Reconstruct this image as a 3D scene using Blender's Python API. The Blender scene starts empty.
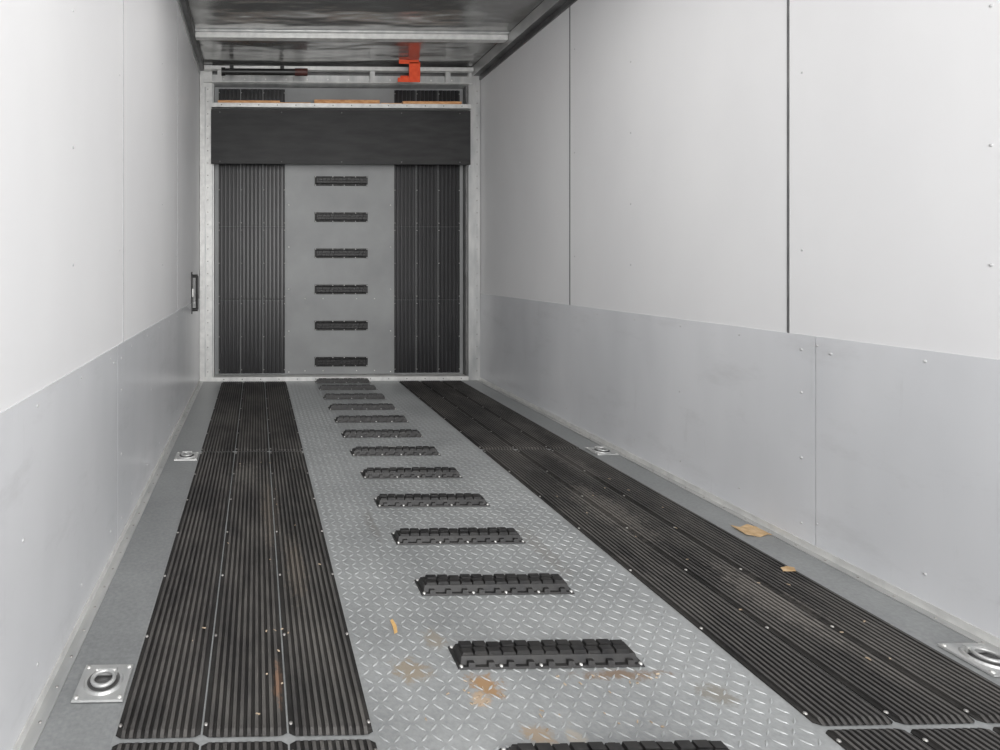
import bpy, math, random
from mathutils import Vector
random.seed(4)
S=bpy.context.scene
S.view_settings.view_transform='Standard'

# ------------------------------------------------------------ materials
def newmat(name):
    m=bpy.data.materials.new(name); m.use_nodes=True
    nt=m.node_tree; b=nt.nodes['Principled BSDF']
    return m,nt,b
def N(nt,t,**k):
    n=nt.nodes.new(t)
    for a,v in k.items(): setattr(n,a,v)
    return n
def noise(nt,vec,scale,detail=4,rough=.55):
    n=N(nt,'ShaderNodeTexNoise'); n.inputs['Scale'].default_value=scale
    n.inputs['Detail'].default_value=detail; n.inputs['Roughness'].default_value=rough
    nt.links.new(vec,n.inputs['Vector']); return n.outputs['Fac']
def ramp(nt,fac,stops):
    r=N(nt,'ShaderNodeValToRGB')
    el=r.color_ramp.elements
    while len(el)<len(stops): el.new(.5)
    for e,(p,c) in zip(el,stops):
        e.position=p; e.color=(c[0],c[1],c[2],1) if hasattr(c,'__len__') else (c,c,c,1)
    nt.links.new(fac,r.inputs['Fac']); return r.outputs['Color']
def coords(nt,scale=(1,1,1)):
    t=N(nt,'ShaderNodeNewGeometry'); m=N(nt,'ShaderNodeMapping')
    m.inputs['Scale'].default_value=scale
    nt.links.new(t.outputs['Position'],m.inputs['Vector']); return m.outputs['Vector']
def mix(nt,fac,a,b):
    n=N(nt,'ShaderNodeMix',data_type='RGBA')
    if isinstance(fac,float): n.inputs[0].default_value=fac
    else: nt.links.new(fac,n.inputs[0])
    for i,v in ((6,a),(7,b)):
        if isinstance(v,tuple): n.inputs[i].default_value=(*v,1)
        else: nt.links.new(v,n.inputs[i])
    return n.outputs[2]
def bump(nt,b,h,strength,dist):
    n=N(nt,'ShaderNodeBump'); n.inputs['Strength'].default_value=strength; n.inputs['Distance'].default_value=dist
    nt.links.new(h,n.inputs['Height']); nt.links.new(n.outputs['Normal'],b.inputs['Normal'])
def simple(name,c1,c2,scale=8,rough=.5,metal=0,sc=(1,1,1),bumpd=0,bs=.3,spec=.5):
    m,nt,b=newmat(name); v=coords(nt,sc); f=noise(nt,v,scale)
    nt.links.new(ramp(nt,f,[(.32,c1),(.68,c2)]),b.inputs['Base Color'])
    b.inputs['Roughness'].default_value=rough; b.inputs['Metallic'].default_value=metal
    b.inputs['Specular IOR Level'].default_value=spec
    if bumpd: bump(nt,b,noise(nt,v,scale*3),bs,bumpd)
    return m
def spot(nt,vec,px,py,rx,ry,warp=.5,gain=1.0):
    """irregular dirt blotch mask around a world position"""
    mp=N(nt,'ShaderNodeMapping'); mp.vector_type='POINT'
    mp.inputs['Location'].default_value=(-px/rx,-py/ry,0); mp.inputs['Scale'].default_value=(1/rx,1/ry,0)
    nt.links.new(vec,mp.inputs['Vector'])
    l=N(nt,'ShaderNodeVectorMath',operation='LENGTH'); nt.links.new(mp.outputs[0],l.inputs[0])
    nz=noise(nt,vec,45,5,.7)
    a=N(nt,'ShaderNodeMath',operation='MULTIPLY_ADD'); nt.links.new(nz,a.inputs[0]); a.inputs[1].default_value=4*warp
    nt.links.new(l.outputs['Value'],a.inputs[2])
    r=N(nt,'ShaderNodeMapRange'); nt.links.new(a.outputs[0],r.inputs[0])
    r.inputs[1].default_value=.75+2*warp; r.inputs[2].default_value=.35+2*warp
    r.inputs[3].default_value=0; r.inputs[4].default_value=gain
    return r.outputs[0]

M_wall=simple('white_wall_liner',(.725,.725,.735),(.78,.78,.785),1.4,.45,0,(1,1,.5))
def bandmat():
    m,nt,b=newmat('grey_wall_liner'); v=coords(nt,(1,1,.35))
    c=ramp(nt,noise(nt,v,2.2,3,.5),[(.32,(.57,.58,.60)),(.68,(.67,.677,.695))])
    s=ramp(nt,noise(nt,coords(nt,(1,.8,2.2)),3.2,7,.72),[(.54,0.),(.74,1.)])
    k=N(nt,'ShaderNodeMath',operation='MULTIPLY'); nt.links.new(s,k.inputs[0]); k.inputs[1].default_value=.30
    c=mix(nt,k.outputs[0],c,(.40,.40,.405))
    s=ramp(nt,noise(nt,coords(nt,(1,9,1.2)),3,6,.7),[(.62,0.),(.70,1.)])
    k=N(nt,'ShaderNodeMath',operation='MULTIPLY'); nt.links.new(s,k.inputs[0]); k.inputs[1].default_value=.10
    c=mix(nt,k.outputs[0],c,(.35,.34,.33))
    nt.links.new(c,b.inputs['Base Color']); b.inputs['Roughness'].default_value=.25
    return m
M_band=bandmat()
M_gap=simple('dark_seam',(.10,.10,.105),(.17,.17,.17),10,.4)
M_gapL=simple('light_seam',(.36,.36,.37),(.45,.45,.46),10,.6)
M_alu=simple('aluminium_trim',(.42,.43,.43),(.60,.60,.59),14,.38,.5,(1,.3,.3))
M_aluw=simple('mill_aluminium_pale',(.60,.60,.59),(.76,.76,.74),20,.42,.3)
M_alud=simple('dull_aluminium',(.13,.13,.13),(.22,.22,.22),9,.45,.6)
M_screw=simple('zinc_screw',(.6,.6,.58),(.8,.8,.78),60,.3,.6)
M_dscrew=simple('worn_screw',(.25,.24,.23),(.5,.49,.47),60,.4,.6)
M_wscrew=simple('painted_screw',(.44,.44,.45),(.56,.56,.56),60,.35,.1)
M_black=simple('black_board',(.013,.013,.014),(.030,.030,.030),9,.6,0,(.4,1,2),.001,.3)
M_cleat=simple('black_rubber_cleat',(.008,.008,.009),(.022,.021,.020),30,.48,0,(1,1,1),.001,.4)
M_wood=simple('orange_timber',(.50,.22,.08),(.80,.46,.22),22,.7,0,(1,6,6))
M_red=simple('red_webbing',(.80,.07,.02),(.92,.12,.035),30,.55)
M_card=simple('cardboard',(.42,.27,.13),(.62,.45,.27),40,.8)
M_yel=simple('dry_leaf',(.55,.33,.12),(.7,.48,.22),60,.8)
M_chip=simple('wood_chips',(.30,.22,.15),(.58,.48,.36),60,.8)
M_plast=simple('black_plastic',(.012,.012,.012),(.02,.02,.02),30,.35)
M_rustred=simple('dark_red_grip',(.05,.012,.010),(.09,.025,.02),30,.5)
M_doorp=simple('grey_door_panel',(.23,.235,.237),(.285,.292,.292),3,.5,.15,(1,1,1),.0006,.15)
M_fill_lens,_nt,_b=newmat('fill_lens'); _b.inputs['Base Color'].default_value=(.9,.9,.88,1)  # lens of the added overhead fill fixtures

def platemat(name,k,stains):
    m,nt,b=newmat(name)
    v=coords(nt); f=noise(nt,v,3.2,6,.65); g=noise(nt,v,90,3,.6)
    base=ramp(nt,f,[(.3,(.245*k,.258*k,.263*k)),(.7,(.37*k,.385*k,.388*k))])
    base=mix(nt,.22,base,ramp(nt,g,[(.3,.18*k),(.7,.50*k)]))
    if stains:
        for px,py,rx,ry,col,gn in ((.515,1.285,.055,.06,(.42,.27,.15),1.),(.49,1.25,.035,.035,(.55,.42,.30),.9),(.84,1.315,.15,.024,(.27,.19,.13),.85),(.36,1.34,.07,.06,(.36,.29,.20),.7),(.57,1.15,.05,.04,(.42,.32,.22),.8),
                            (.64,1.12,.03,.08,(.50,.45,.38),.7),(.70,2.6,.06,.04,(.40,.38,.35),.7),(1.02,1.25,.06,.05,(.26,.24,.20),.7),(.42,2.1,.03,.2,(.22,.21,.19),.5),(.95,1.9,.05,.3,(.25,.24,.22),.5),(.45,1.45,.04,.06,(.33,.28,.21),.6)):
            base=mix(nt,spot(nt,v,px,py,rx,ry,.5,gn),base,col)
    nt.links.new(base,b.inputs['Base Color'])
    b.inputs['Metallic'].default_value=.35
    nt.links.new(ramp(nt,f,[(.3,.34),(.7,.50)]),b.inputs['Roughness'])
    return m
M_plate=platemat('galvanised_tread_plate',1.12,True)
M_loz=platemat('worn_tread_lug',1.36,False)
M_strip=platemat('plain_galvanised_strip',.95,False)

def rubber(name,c1,c2,dust,r,k2):
    m,nt,b=newmat(name); v=coords(nt,(1,.35,1)); f=noise(nt,v,9,6,.7)
    base=ramp(nt,f,[(.35,c1),(.72,c2)])
    g=coords(nt)
    for sc,mp,am in ((3.2,(1,.6,1),.65),(9,(1,.25,1),.45)):
        f2=noise(nt,coords(nt,mp),sc,6,.7)
        msk=ramp(nt,f2,[(.45,0.),(.68,1.)])
        mm=N(nt,'ShaderNodeMath',operation='MULTIPLY'); nt.links.new(msk,mm.inputs[0]); mm.inputs[1].default_value=am
        base=mix(nt,mm.outputs[0],base,dust)
    for px,py,rx,ry,col,gn in ((.047,1.30,.016,.11,(.20*k2,.12*k2,.08*k2),.9),(.05,2.2,.05,.45,(.15*k2,.13*k2,.11*k2),.6),(-.05,2.6,.1,.2,(.18*k2,.17*k2,.155*k2),.6),
                               (.12,1.8,.05,.3,(.14*k2,.12*k2,.10*k2),.6),(1.35,2.2,.12,.4,(.18*k2,.165*k2,.15*k2),.65),(1.45,1.6,.10,.25,(.19*k2,.175*k2,.16*k2),.65),(1.5,2.7,.08,.3,(.16*k2,.15*k2,.14*k2),.6)):
        base=mix(nt,spot(nt,g,px,py,rx,ry,.5,gn),base,col)
    nt.links.new(base,b.inputs['Base Color']); b.inputs['Roughness'].default_value=r
    b.inputs['Specular IOR Level'].default_value=.35
    return m
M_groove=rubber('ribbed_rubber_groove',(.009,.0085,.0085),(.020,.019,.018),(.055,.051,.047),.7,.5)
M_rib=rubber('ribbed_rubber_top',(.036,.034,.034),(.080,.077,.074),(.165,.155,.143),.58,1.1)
M_dgroove=simple('door_rubber_groove',(.004,.004,.005),(.009,.009,.010),6,.45)
M_drib=simple('door_rubber_top',(.006,.006,.008),(.018,.018,.020),5,.30,0,(1,1,.6))

M_ceil,nt,b=newmat('galvanised_roof_sheet')
v=coords(nt,(1,1,1)); f=noise(nt,v,3,4,.6)
nt.links.new(ramp(nt,f,[(.3,(.34,.34,.335)),(.7,(.45,.45,.44))]),b.inputs['Base Color'])
b.inputs['Metallic'].default_value=.8; b.inputs['Roughness'].default_value=.24
bump(nt,b,noise(nt,coords(nt,(.6,1.6,1)),3.0,2,.4),.7,.05)

# ------------------------------------------------------------ mesh builder
class MB:
    def __init__(s,name): s.n=name; s.v=[]; s.f=[]; s.mi=[]; s.m=[]; s.sm=[]
    def mat(s,m):
        if m not in s.m: s.m.append(m)
        return s.m.index(m)
    def add(s,vs,fs,m,smooth=False):
        o=len(s.v); i=s.mat(m); s.v+= [tuple(q) for q in vs]
        for f in fs: s.f.append([o+k for k in f]); s.mi.append(i); s.sm.append(smooth)
    def box(s,x0,x1,y0,y1,z0,z1,m,t=0,ty=None):
        ty=t if ty is None else ty
        s.add([(x0,y0,z0),(x1,y0,z0),(x1,y1,z0),(x0,y1,z0),(x0+t,y0+ty,z1),(x1-t,y0+ty,z1),(x1-t,y1-ty,z1),(x0+t,y1-ty,z1)],
              [(3,2,1,0),(4,5,6,7),(0,1,5,4),(1,2,6,5),(2,3,7,6),(3,0,4,7)],m)
    def tube(s,a,b,r,m,n=14,r2=None):
        a=Vector(a); b=Vector(b); d=(b-a).normalized(); r2=r if r2 is None else r2
        u=d.orthogonal().normalized(); w=d.cross(u)
        vs=[]
        for p,rr in ((a,r),(b,r2)):
            for i in range(n):
                t=2*math.pi*i/n; vs.append(p+u*math.cos(t)*rr+w*math.sin(t)*rr)
        s.add(vs,[(i,(i+1)%n,n+(i+1)%n,n+i) for i in range(n)],m,True)
        s.add(vs,[tuple(range(n))[::-1],tuple(range(n,2*n))],m)
    def screw(s,p,d,r,m,h=None):
        p=Vector(p); d=Vector(d).normalized(); h=h or r*.55
        u=d.orthogonal().normalized(); w=d.cross(u); n=8; vs=[]
        for rr,hh in ((r,-.001),(r*.8,h*.7)):
            for i in range(n):
                t=2*math.pi*i/n; vs.append(p+u*math.cos(t)*rr+w*math.sin(t)*rr+d*hh)
        vs.append(p+d*h)
        s.add(vs,[(i,(i+1)%n,n+(i+1)%n,n+i) for i in range(n)]+[(n+i,n+(i+1)%n,2*n) for i in range(n)],m,True)
    def torus(s,c,R,r,m,n=32,k=10):
        vs=[]
        for i in range(n):
            t=2*math.pi*i/n
            for j in range(k):
                q=2*math.pi*j/k; rr=R+r*math.cos(q)
                vs.append((c[0]+rr*math.cos(t),c[1]+rr*math.sin(t),c[2]+r*math.sin(q)))
        fs=[]
        for i in range(n):
            i2=(i+1)%n
            for j in range(k): fs.append((i*k+j,i2*k+j,i2*k+(j+1)%k,i*k+(j+1)%k))
        s.add(vs,fs,m,True)
    def mesh(s):
        me=bpy.data.meshes.new(s.n); me.from_pydata(s.v,[],s.f)
        for m in s.m: me.materials.append(m)
        me.polygons.foreach_set('material_index',s.mi); me.polygons.foreach_set('use_smooth',s.sm)
        me.update(); return me
    def obj(s,loc=(0,0,0),rot=(0,0,0),bev=0,parent=None):
        o=bpy.data.objects.new(s.n,s.mesh()); S.collection.objects.link(o); o.location=loc; o.rotation_euler=rot
        if bev:
            md=o.modifiers.new('bevel','BEVEL'); md.width=bev; md.segments=2; md.limit_method='ANGLE'
        if parent: o.parent=parent
        return o
def empty(name,loc=(0,0,0)):
    e=bpy.data.objects.new(name,None); S.collection.objects.link(e); e.location=loc; e.empty_display_size=.1; return e

XL,XR,YB,YF,ZC=-.47,1.84,4.75,-1.6,2.58

# ------------------------------------------------------------ floor
fl=MB('floor')
fl.box(XL-.05,XR+.05,YF,YB+.12,-.08,0,M_plate)
for a,c in ((XL+.001,-.289),(1.674,XR-.001)):
    ed=[YF,-.3,2.86,YB+.05]
    for p,q in zip(ed[:-1],ed[1:]): fl.box(a,c,p+.001,q-.001,-.001,.0006,M_strip)
P=.027
iy=0; y=YF+.1
while y<YB-.03:
    ix=0; x=.255
    while x<1.137:
        ang=math.pi/4 if (ix+iy)%2 else -math.pi/4
        ca,sa=math.cos(ang),math.sin(ang); L=.0125; W=.0030; H=.0016
        pts=[(-L,0,0),(0,-W,0),(L,0,0),(0,W,0),(-L*.55,0,H),(L*.55,0,H)]
        fl.add([(x+a*ca-c*sa,y+a*sa+c*ca,h+.0001) for a,c,h in pts],
               [(0,1,4),(1,2,5),(1,5,4),(2,3,5),(3,0,4),(3,4,5)],M_loz)
        x+=P; ix+=1
    y+=P; iy+=1
fl.obj()

# ------------------------------------------------------------ walls
def wall(name,X,sgn,seams,lowseams,zb,gap,gapm):
    w=MB(name)
    def bx(d0,d1,y0,y1,z0,z1,m):
        a,c=X+sgn*d0,X+sgn*d1; w.box(min(a,c),max(a,c),y0,y1,z0,z1,m)
    bx(-.055,-.004,YF,YB+.10,0,ZC,gapm)
    bx(-.004,0,YF,YB+.05,zb-.01,ZC,M_wall)
    for s_ in seams: bx(0,.0018,s_-gap/2,s_+gap/2,zb,ZC-.08,gapm)
    ed=[YF]+lowseams+[YB+.05]
    for a,c in zip(ed[:-1],ed[1:]): bx(-.004,.003,a+.0015,c-.0015,0,zb,M_band)
    for yy in lowseams:
        for z in (.08,.30,.52,zb-.05):
            w.screw((X+sgn*.003,yy+.05,z),(sgn,0,0),.005,M_wscrew)
        w.screw((X+sgn*.003,yy-.05,zb-.05),(sgn,0,0),.005,M_wscrew)
    yy=-.9
    while yy<YB-.2:
        for z in (.10,zb-.03): w.screw((X+sgn*.003,yy,z),(sgn,0,0),.0045,M_wscrew)
        yy+=.305
    for yy in [s+.61 for s in lowseams]:
        w.screw((X+sgn*.003,yy,.40),(sgn,0,0),.0045,M_wscrew)
    for yy in seams:
        for z in (1.0,1.6,2.2): w.screw((X,yy-.05,z),(sgn,0,0),.004,M_wscrew)
        for z in (.95,1.25,1.6,1.95): w.screw((X,yy-.55,z),(sgn,0,0),.0045,M_wscrew)
    return w.obj()
wall('wall_left',XL,1,[.63,2.03,3.42],[.55,1.94],.68,.006,M_gapL)
wall('wall_right',XR,-1,[.56,1.95,3.34],[.46,1.85],.715,.008,M_gap)

for name,X,sg in (('baseboard_left',XL+.0035,1),('baseboard_right',XR-.0035,-1)):
    t=MB(name)
    a,c=X,X+sg*.03; t.box(min(a,c),max(a,c),YF,YB-.06,.0007,.004,M_alu)
    a,c=X,X+sg*.003; t.box(min(a,c),max(a,c),YF,YB-.06,.004,.026,M_aluw)
    yy=-.9
    while yy<YB-.1:
        t.screw((X+sg*.018,yy,.004),(0,0,1),.004,M_dscrew); yy+=.1
    t.obj()
t=MB('trim_right'); t.box(XR-.012,XR,YF,YB-.0,2.47,2.505,M_alud); t.box(XR-.07,XR,YF,YB,2.505,2.577,M_alud,.0); t.box(XR-.074,XR-.070,YF,YB,2.5,2.577,M_alu)
t.obj()
t=MB('trim_left'); t.box(XL,XL+.01,YF,YB,2.50,2.53,M_alu); t.box(XL,XL+.04,YF,YB,2.53,2.577,M_alud); t.obj()

# ------------------------------------------------------------ ceiling
c=MB('ceiling'); c.box(XL-.055,XR+.055,YF,YB+.1,ZC,ZC+.05,M_ceil); c.obj()
for yb in (4.03,2.63,1.23,-.17):
    bm=MB('ceiling_beam'); bm.box(XL+.042,XR-.076,yb-.055,yb+.055,ZC-.012,ZC-.0005,M_alu)
    bm.box(XL+.042,XR-.076,yb-.03,yb+.03,ZC-.048,ZC-.012,M_aluw,0)
    for i in range(10): bm.screw((XL+.15+i*.22,yb,ZC-.048),(0,0,-1),.006,M_screw)
    bm.obj(bev=.003)

# ------------------------------------------------------------ door frame
df=MB('door_frame')
y0,y1=YB-.06,YB+.10
df.box(XL+.004,XL+.105,y0,y1,0.001,2.577,M_aluw)
df.box(XL+.105,XL+.118,y0+.03,y1,0.001,2.5,M_alu)
df.box(XR-.10,XR-.004,y0,y1,0.001,2.577,M_alu)
df.box(XR-.113,XR-.10,y0+.03,y1,0.001,2.5,M_alud)
for X in (XL+.05,XR-.05):
    df.box(X-.006,X+.006,y0-.002,y0,.04,2.4,M_alu)
    for i in range(24): df.screw((X+.02,y0,.08+i*.1),(0,-1,0),.006,M_dscrew,.002)
df.box(XL+.105,XR-.10,y0,y1,2.43,2.50,M_alu)
df.box(XL+.105,XR-.10,y0+.03,y1,2.50,2.577,M_alud)
for i in range(12): df.screw((XL+.2+i*.17,y0,2.465),(0,-1,0),.008,M_screw,.002)
df.box(XL+.105,XR-.10,y0,y1,.001,.035,M_aluw)
for i in range(14): df.screw((XL+.2+i*.15,y0,.018),(0,-1,0),.005,M_alud,.002)
df.obj(bev=.002)
tr=MB('trim_header_rail'); tr.box(XL+.045,XR-.08,y0-.055,y0-.005,2.525,2.555,M_aluw); tr.box(XL+.045,XR-.08,y0-.03,y0-.005,2.432,2.438,M_aluw)
for i in range(4): tr.box(XL+.15+i*.62,XL+.19+i*.62,y0-.03,y0-.004,2.438,2.525,M_alu)
tr.obj()

# ------------------------------------------------------------ ribbed rubber planks
def planks(mb,x0,x1,u0,u1,n,put,mg,mt,ribs=9,hb=.004,hr=.0085,screwstep=.30,sc=M_dscrew,sr=.0045,ends=True,jit=0):
    w=(x1-x0)/n
    U0,U1=u0,u1
    for k in range(n):
        u0=U0+random.uniform(0,jit); u1=U1-random.uniform(0,jit)
        a=x0+k*w+.002; c=x0+(k+1)*w-.002
        prof=[(a,0),(a+.001,hb*.8),(a+.008,hb*.8)]; tops=[]
        inner=(c-a-.016); p=inner/ribs
        for i in range(ribs):
            q=a+.008+i*p
            prof+=[(q+p*.18,hb*.8),(q+p*.30,hr),(q+p*.78,hr),(q+p*.90,hb*.8)]
            tops.append(len(prof)-3)
        prof+=[(c-.008,hb*.8),(c-.001,hb*.8),(c,0)]
        m=len(prof); e=.012
        lo=.15 if ends else .9
        xm=(a+c)/2; hw=(c-a)/2
        def cut(x): return .008*max(0,(abs(x-xm)/hw-.82)/.18)**1.5 if ends else 0
        vs=[]
        for u,f,sg in ((u0,lo,1),(u0+e,1,1),(u1-e,1,-1),(u1,lo,-1)):
            vs+=[put(x,u+sg*cut(x),h*f) for x,h in prof]
        base=len(mb.v); mb.add(vs,[],mg); ig=mb.mat(mg); it=mb.mat(mt)
        for r in range(3):
            for i in range(m-1):
                q=(r*m+i,r*m+i+1,(r+1)*m+i+1,(r+1)*m+i)
                mb.f.append([base+z for z in q]); mb.mi.append(it if i in tops else ig); mb.sm.append(False)
        ns=max(1,round((u1-u0)/screwstep))
        for j in range(ns+1):
            uu=u0+.03+j*(u1-u0-.06)/ns
            for xx in (a+.005,)+((c-.005,) if k==n-1 else ()):
                o=Vector(put(xx,uu,hb*.8)); d=Vector(put(xx,uu,1))-Vector(put(xx,uu,0))
                mb.screw(o,d,sr,sc,.003)
floorput=lambda x,u,h:(x,u,h+.0004)
for x0,x1 in ((-.287,.238),(1.15,1.672)):
    for u0,u1 in ((2.928,4.665),(1.155,2.924),(-.62,1.148)):
        mb=MB('rubber_floor_mat'); planks(mb,x0,x1,u0,u1,3,floorput,M_groove,M_rib,ribs=10,jit=.003); mb.obj()

# ------------------------------------------------------------ cleats
def cleat_mesh():
    c=MB('rubber_step_cleat')
    c.box(-.222,.222,-.040,.040,.0004,.005,M_cleat,.002)
    c.box(-.214,.214,-.029,.029,.005,.021,M_cleat,.005,.007)
    n=12; w=.41/n
    for r in range(2):
        for i in range(n):
            x=-.205+i*w+(.008 if r==1 else 0); yy=-.021+r*.022
            c.box(x+.0015,min(x+w-.0015,.206),yy,yy+.020,.020,.027+(.0025 if (i+r)%3 else 0),M_cleat,.0015)
    for i in range(9):
        x=-.19+i*.0475
        c.box(x-.009,x+.009,-.040,-.024,.004,.014,M_cleat,.002,.004)
        c.box(x-.009,x+.009,.024,.040,.004,.014,M_cleat,.002,.004)
    for x in (-.214,-.071,.024,.119,.214):
        for yy in (-.034,.034): c.screw((x,yy,.005),(0,0,1),.0048,M_screw,.003)
    return c.mesh()
cm=cleat_mesh()
for n in range(-3,12):
    o=bpy.data.objects.new('rubber_step_cleat',cm); S.collection.objects.link(o)
    o.location=(.695,1.377+.3014*n if n<11 else 4.64,.0005)
    if n%3==0: o.rotation_euler=(0,0,math.pi)

# ------------------------------------------------------------ ramp door
rd=empty('ramp_door',(.69,YB+.03,0))
pl=MB('panel'); 
def rel(x): return x-.69
pl.box(rel(XL+.12),rel(XR-.115),0,.06,.04,2.425,M_doorp)
pl.box(rel(.245),rel(1.135),-.004,.0,.045,2.42,M_doorp)
for zz in (.06,.4,.75,1.1,1.45,1.8):
    for xx in (.265,1.115,): pl.screw((rel(xx),-.004,zz),(0,-1,0),.006,M_screw)
for xx in (.40,.55,.83,.98): 
    for zz in (.07,.67): pl.screw((rel(xx),-.004,zz),(0,-1,0),.005,M_screw)
pl.obj(parent=rd)
for i,(x0,x1) in enumerate(((-.32,.235),(1.145,1.70))):
    for j,(u0,u1) in enumerate(((.05,.659),(.66,1.269),(1.27,1.879),(1.88,2.41))):
        mb=MB('ribbed_mat_%d_%d'%(i+1,j+1))
        planks(mb,rel(x0),rel(x1),u0,u1,3,lambda x,u,h:(x,-h-.0002,u),M_dgroove,M_drib,5,.004,.0085,.30,M_dscrew,.0045,False)
        mb.obj(parent=rd)
for k in range(8):
    o=bpy.data.objects.new('door_cleat_%d'%(k+1),cm); S.collection.objects.link(o); o.parent=rd
    o.location=(.012,-.0045,.145+k*.3008); o.rotation_euler=(math.pi/2,0,0)

hb=MB('black_header_board'); hb.box(XL+.098,XR-.092,y0-.022,y0-.0015,1.772,2.212,M_black)
for x in (-.3,.2,.69,1.18,1.66):
    for z in (1.79,2.19): hb.screw((x,y0-.022,z),(0,-1,0),.006,M_alud)
hb.obj()
sh=empty('overhead_shelf',(.685,y0-.03,2.2))
s1=MB('edge_rail'); s1.box(-1.05,1.053,-.027,-.021,.017,.056,M_aluw); s1.box(-1.05,1.053,-.027,.025,.017,.022,M_aluw)
for i in range(14): s1.screw((-.97+i*.15,-.027,.04),(0,-1,0),.005,M_alud)
s1.obj(parent=sh)
s2=MB('timber_boards')
for a,c,h in ((-1.0,-.50,.078),(-.22,.31,.088),(.50,.98,.080),(-.5,-.25,.064),(.32,.49,.064)):
    s2.box(a,c,-.019,.024,.0225,h,M_wood)
s2.obj(parent=sh)

tb=MB('torsion_bar'); tb.tube((-.26,4.55,2.478),(.36,4.55,2.478),.026,M_plast); tb.tube((.30,4.55,2.478),(.40,4.55,2.478),.030,M_rustred)
tb.tube((-.28,4.55,2.478),(-.25,4.55,2.478),.033,M_plast)
for x in (-.2,.2): tb.box(x-.015,x+.015,4.54,4.6305,2.49,2.53,M_plast)
tb.obj()
rs=MB('red_strap')
rs.box(1.125,1.285,4.53,4.536,2.545,2.579,M_red)
rs.box(1.205,1.295,4.53,4.538,2.40,2.56,M_red)
rs.box(1.115,1.215,4.528,4.536,2.40,2.435,M_red)
rs.box(1.135,1.20,4.526,4.534,2.425,2.45,M_red)
rs.obj(bev=.004)
g=MB('grab_handle')
g.box(XL+.0002,XL+.008,4.11,4.17,.60,.90,M_plast)
g.tube((XL+.04,4.14,.63),(XL+.04,4.14,.87),.011,M_plast)
for z in (.63,.87): g.tube((XL+.004,4.14,z),(XL+.045,4.14,z),.012,M_plast); 
for z in (.61,.89): g.screw((XL+.008,4.14,z),(1,0,0),.007,M_screw)
g.box(XL+.004,XL+.016,4.125,4.155,.72,.78,M_screw)
g.obj(bev=.002)

# ------------------------------------------------------------ tie-down rings
def tie(x,y,ang):
    t=MB('tie_down_ring'); n=32; h=.005; hs=.056; R=.040
    def sq(a,s):
        ca,sa=math.cos(a),math.sin(a); k=s/max(abs(ca),abs(sa)); return ca*k,sa*k
    A=[2*math.pi*i/n for i in range(n)]
    rings=[[(*sq(a,hs),.0003) for a in A],[(*sq(a,hs-.001),h) for a in A]]
    for r,z in ((R+.004,h),(R+.001,h+.005),(R-.004,h+.004),(R-.012,.002),(.004,.0012)):
        rings.append([(math.cos(a)*r,math.sin(a)*r,z) for a in A])
    vs=[p for r in rings for p in r]
    fs=[(r*n+i,r*n+(i+1)%n,(r+1)*n+(i+1)%n,(r+1)*n+i) for r in range(len(rings)-1) for i in range(n)]
    t.add(vs,fs[:4*n],M_alu,False)
    o=len(t.v)-len(vs); ii=t.mat(M_alud)
    for q in fs[4*n:]: t.f.append([o+z for z in q]); t.mi.append(ii); t.sm.append(True)
    t.torus((0,-.002,.014),.024,.0045,M_alu)
    t.box(-.026,.026,.018,.030,.006,.020,M_alu,.002)
    t.tube((-.022,.024,.014),(.022,.024,.014),.006,M_screw)
    for sx in (-1,1):
        for sy in (-1,1): t.screw((sx*.047,sy*.047,h),(0,0,1),.006,M_screw)
    t.obj((x,y,.0022),(0,0,ang))
for y in (-.22,1.31,2.85):
    tie(-.347,y,0); tie(1.750,y+.03,0)

# ------------------------------------------------------------ scraps
def scrap(name,x,y,z,pts,m,h=.004):
    s=MB(name); n=len(pts)
    vs=[(a,c,.002+.002*math.sin(a*90)) for a,c in pts]+[(a,c,.002+h*.4+.002*math.sin(a*90)) for a,c in pts]
    s.add(vs,[tuple(range(n))[::-1],tuple(range(n,2*n))]+[(i,(i+1)%n,n+(i+1)%n,n+i) for i in range(n)],m)
    s.obj((x,y,z))
scrap('cardboard_scrap',1.765,2.01,.001,[(-.05,-.03),(-.01,-.045),(.03,-.03),(.055,-.035),(.05,.02),(.02,.045),(-.02,.03),(-.045,.04)],M_card)
scrap('cardboard_scrap',1.64,1.74,.0075,[(-.022,-.008),(.012,-.014),(.026,.006),(.01,.014),(-.012,.012)],M_card)
scrap('dry_leaf',.359,1.50,.001,[(-.006,-.03),(.003,-.026),(.007,.0),(.003,.03),(-.004,.024),(-.003,0)],M_yel,.002)
scrap('metal_clip',.72,2.98,.001,[(-.05,-.008),(.05,-.008),(.055,.008),(-.045,.01)],M_screw)
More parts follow.
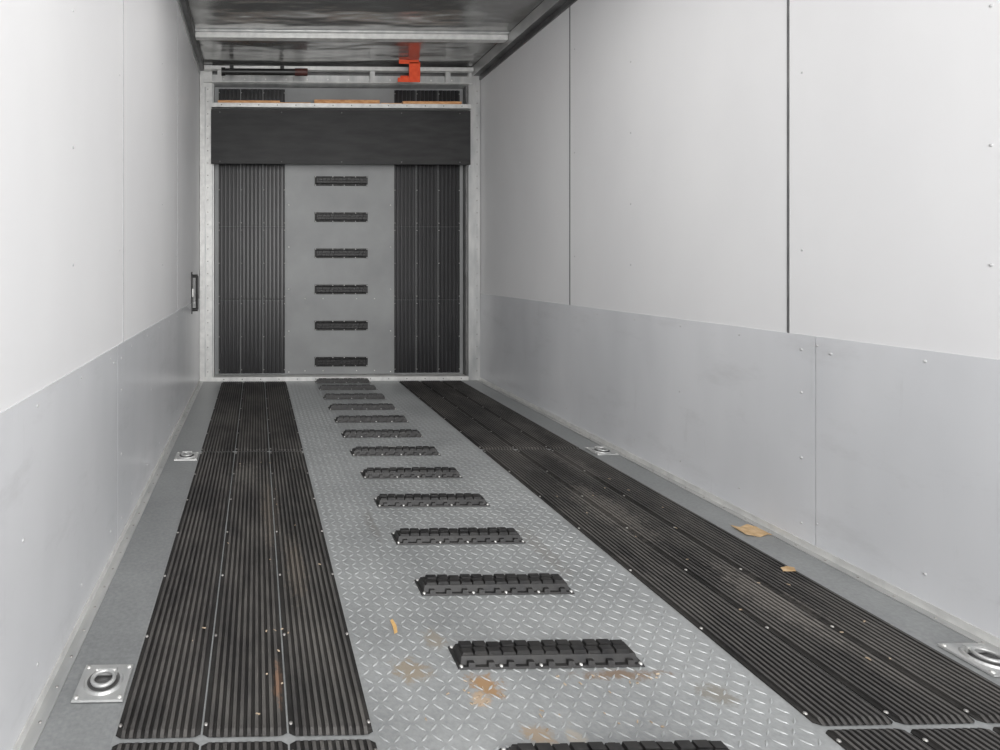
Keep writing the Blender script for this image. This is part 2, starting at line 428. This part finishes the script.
def chips(groups):
    ch=MB('wood_chip_debris')
    for px,py,sx,sy,n,z in groups:
        for i in range(n):
            x=px+random.uniform(-1,1)*sx; y=py+random.uniform(-1,1)*sy; a=random.uniform(0,3.14); L=random.uniform(.002,.006); Wd=random.uniform(.001,.0025)
            ca,sa=math.cos(a),math.sin(a)
            q=[(-L,-Wd*.6),(L*.8,-Wd),(L,Wd*.4),(-L*.6,Wd)]
            vs=[(x+u*ca-v_*sa,y+u*sa+v_*ca,z) for u,v_ in q]+[(x+u*ca*.8-v_*sa*.8,y+u*sa*.8+v_*ca*.8,z+.0016) for u,v_ in q]
            ch.add(vs,[(4,5,6,7),(0,1,5,4),(1,2,6,5),(2,3,7,6),(3,0,4,7)],M_chip)
    ch.obj()
chips([(.50,1.27,.05,.04,14,.0008),(.82,1.30,.13,.015,12,.0008),(.60,1.22,.25,.07,14,.0008)])
chips([(.04,1.35,.04,.15,8,.0085),(0,2.1,.2,.7,12,.0085)])
chips([(1.42,1.9,.2,.6,18,.0085)])

# ------------------------------------------------------------ lights
for y in (.55,2.3):
    e=empty('added_fill_light',(.685,y,ZC-.02))  # invented fixture with area fill, added out of view to soften depth falloff
    h=MB('fill_housing'); h.box(-.40,.40,-.09,.09,-.02,.0195,M_aluw); h.box(-.38,.38,-.075,.075,-.026,-.02,M_fill_lens); h.obj(parent=e,bev=.004)
    L=bpy.data.lights.new('fill_lamp','AREA'); L.shape='RECTANGLE'; L.size=.74; L.size_y=.14; L.energy=14; L.color=(1,.98,.96)
    lo=bpy.data.objects.new('fill_lamp',L); S.collection.objects.link(lo); lo.parent=e; lo.location=(0,0,-.03)
L=bpy.data.lights.new('doorway_daylight','AREA'); L.shape='RECTANGLE'; L.size=2.1; L.size_y=2.3; L.energy=98; L.color=(1,.99,.98)
lo=bpy.data.objects.new('doorway_daylight',L); S.collection.objects.link(lo); lo.location=(.685,-1.55,1.3); lo.rotation_euler=(math.pi/2,0,0)
W=bpy.data.worlds.new('World'); S.world=W; W.use_nodes=True
W.node_tree.nodes['Background'].inputs[0].default_value=(.98,.985,1,1); W.node_tree.nodes['Background'].inputs[1].default_value=1.0

# ------------------------------------------------------------ camera
cd=bpy.data.cameras.new('camera'); cd.sensor_width=36; cd.lens=20.7; cd.shift_x=.23; cd.shift_y=-.11; cd.clip_start=.02
co=bpy.data.objects.new('camera',cd); S.collection.objects.link(co); co.location=(0,0,.95)
co.rotation_euler=(math.pi/2,0,-math.radians(1.3)); S.camera=co
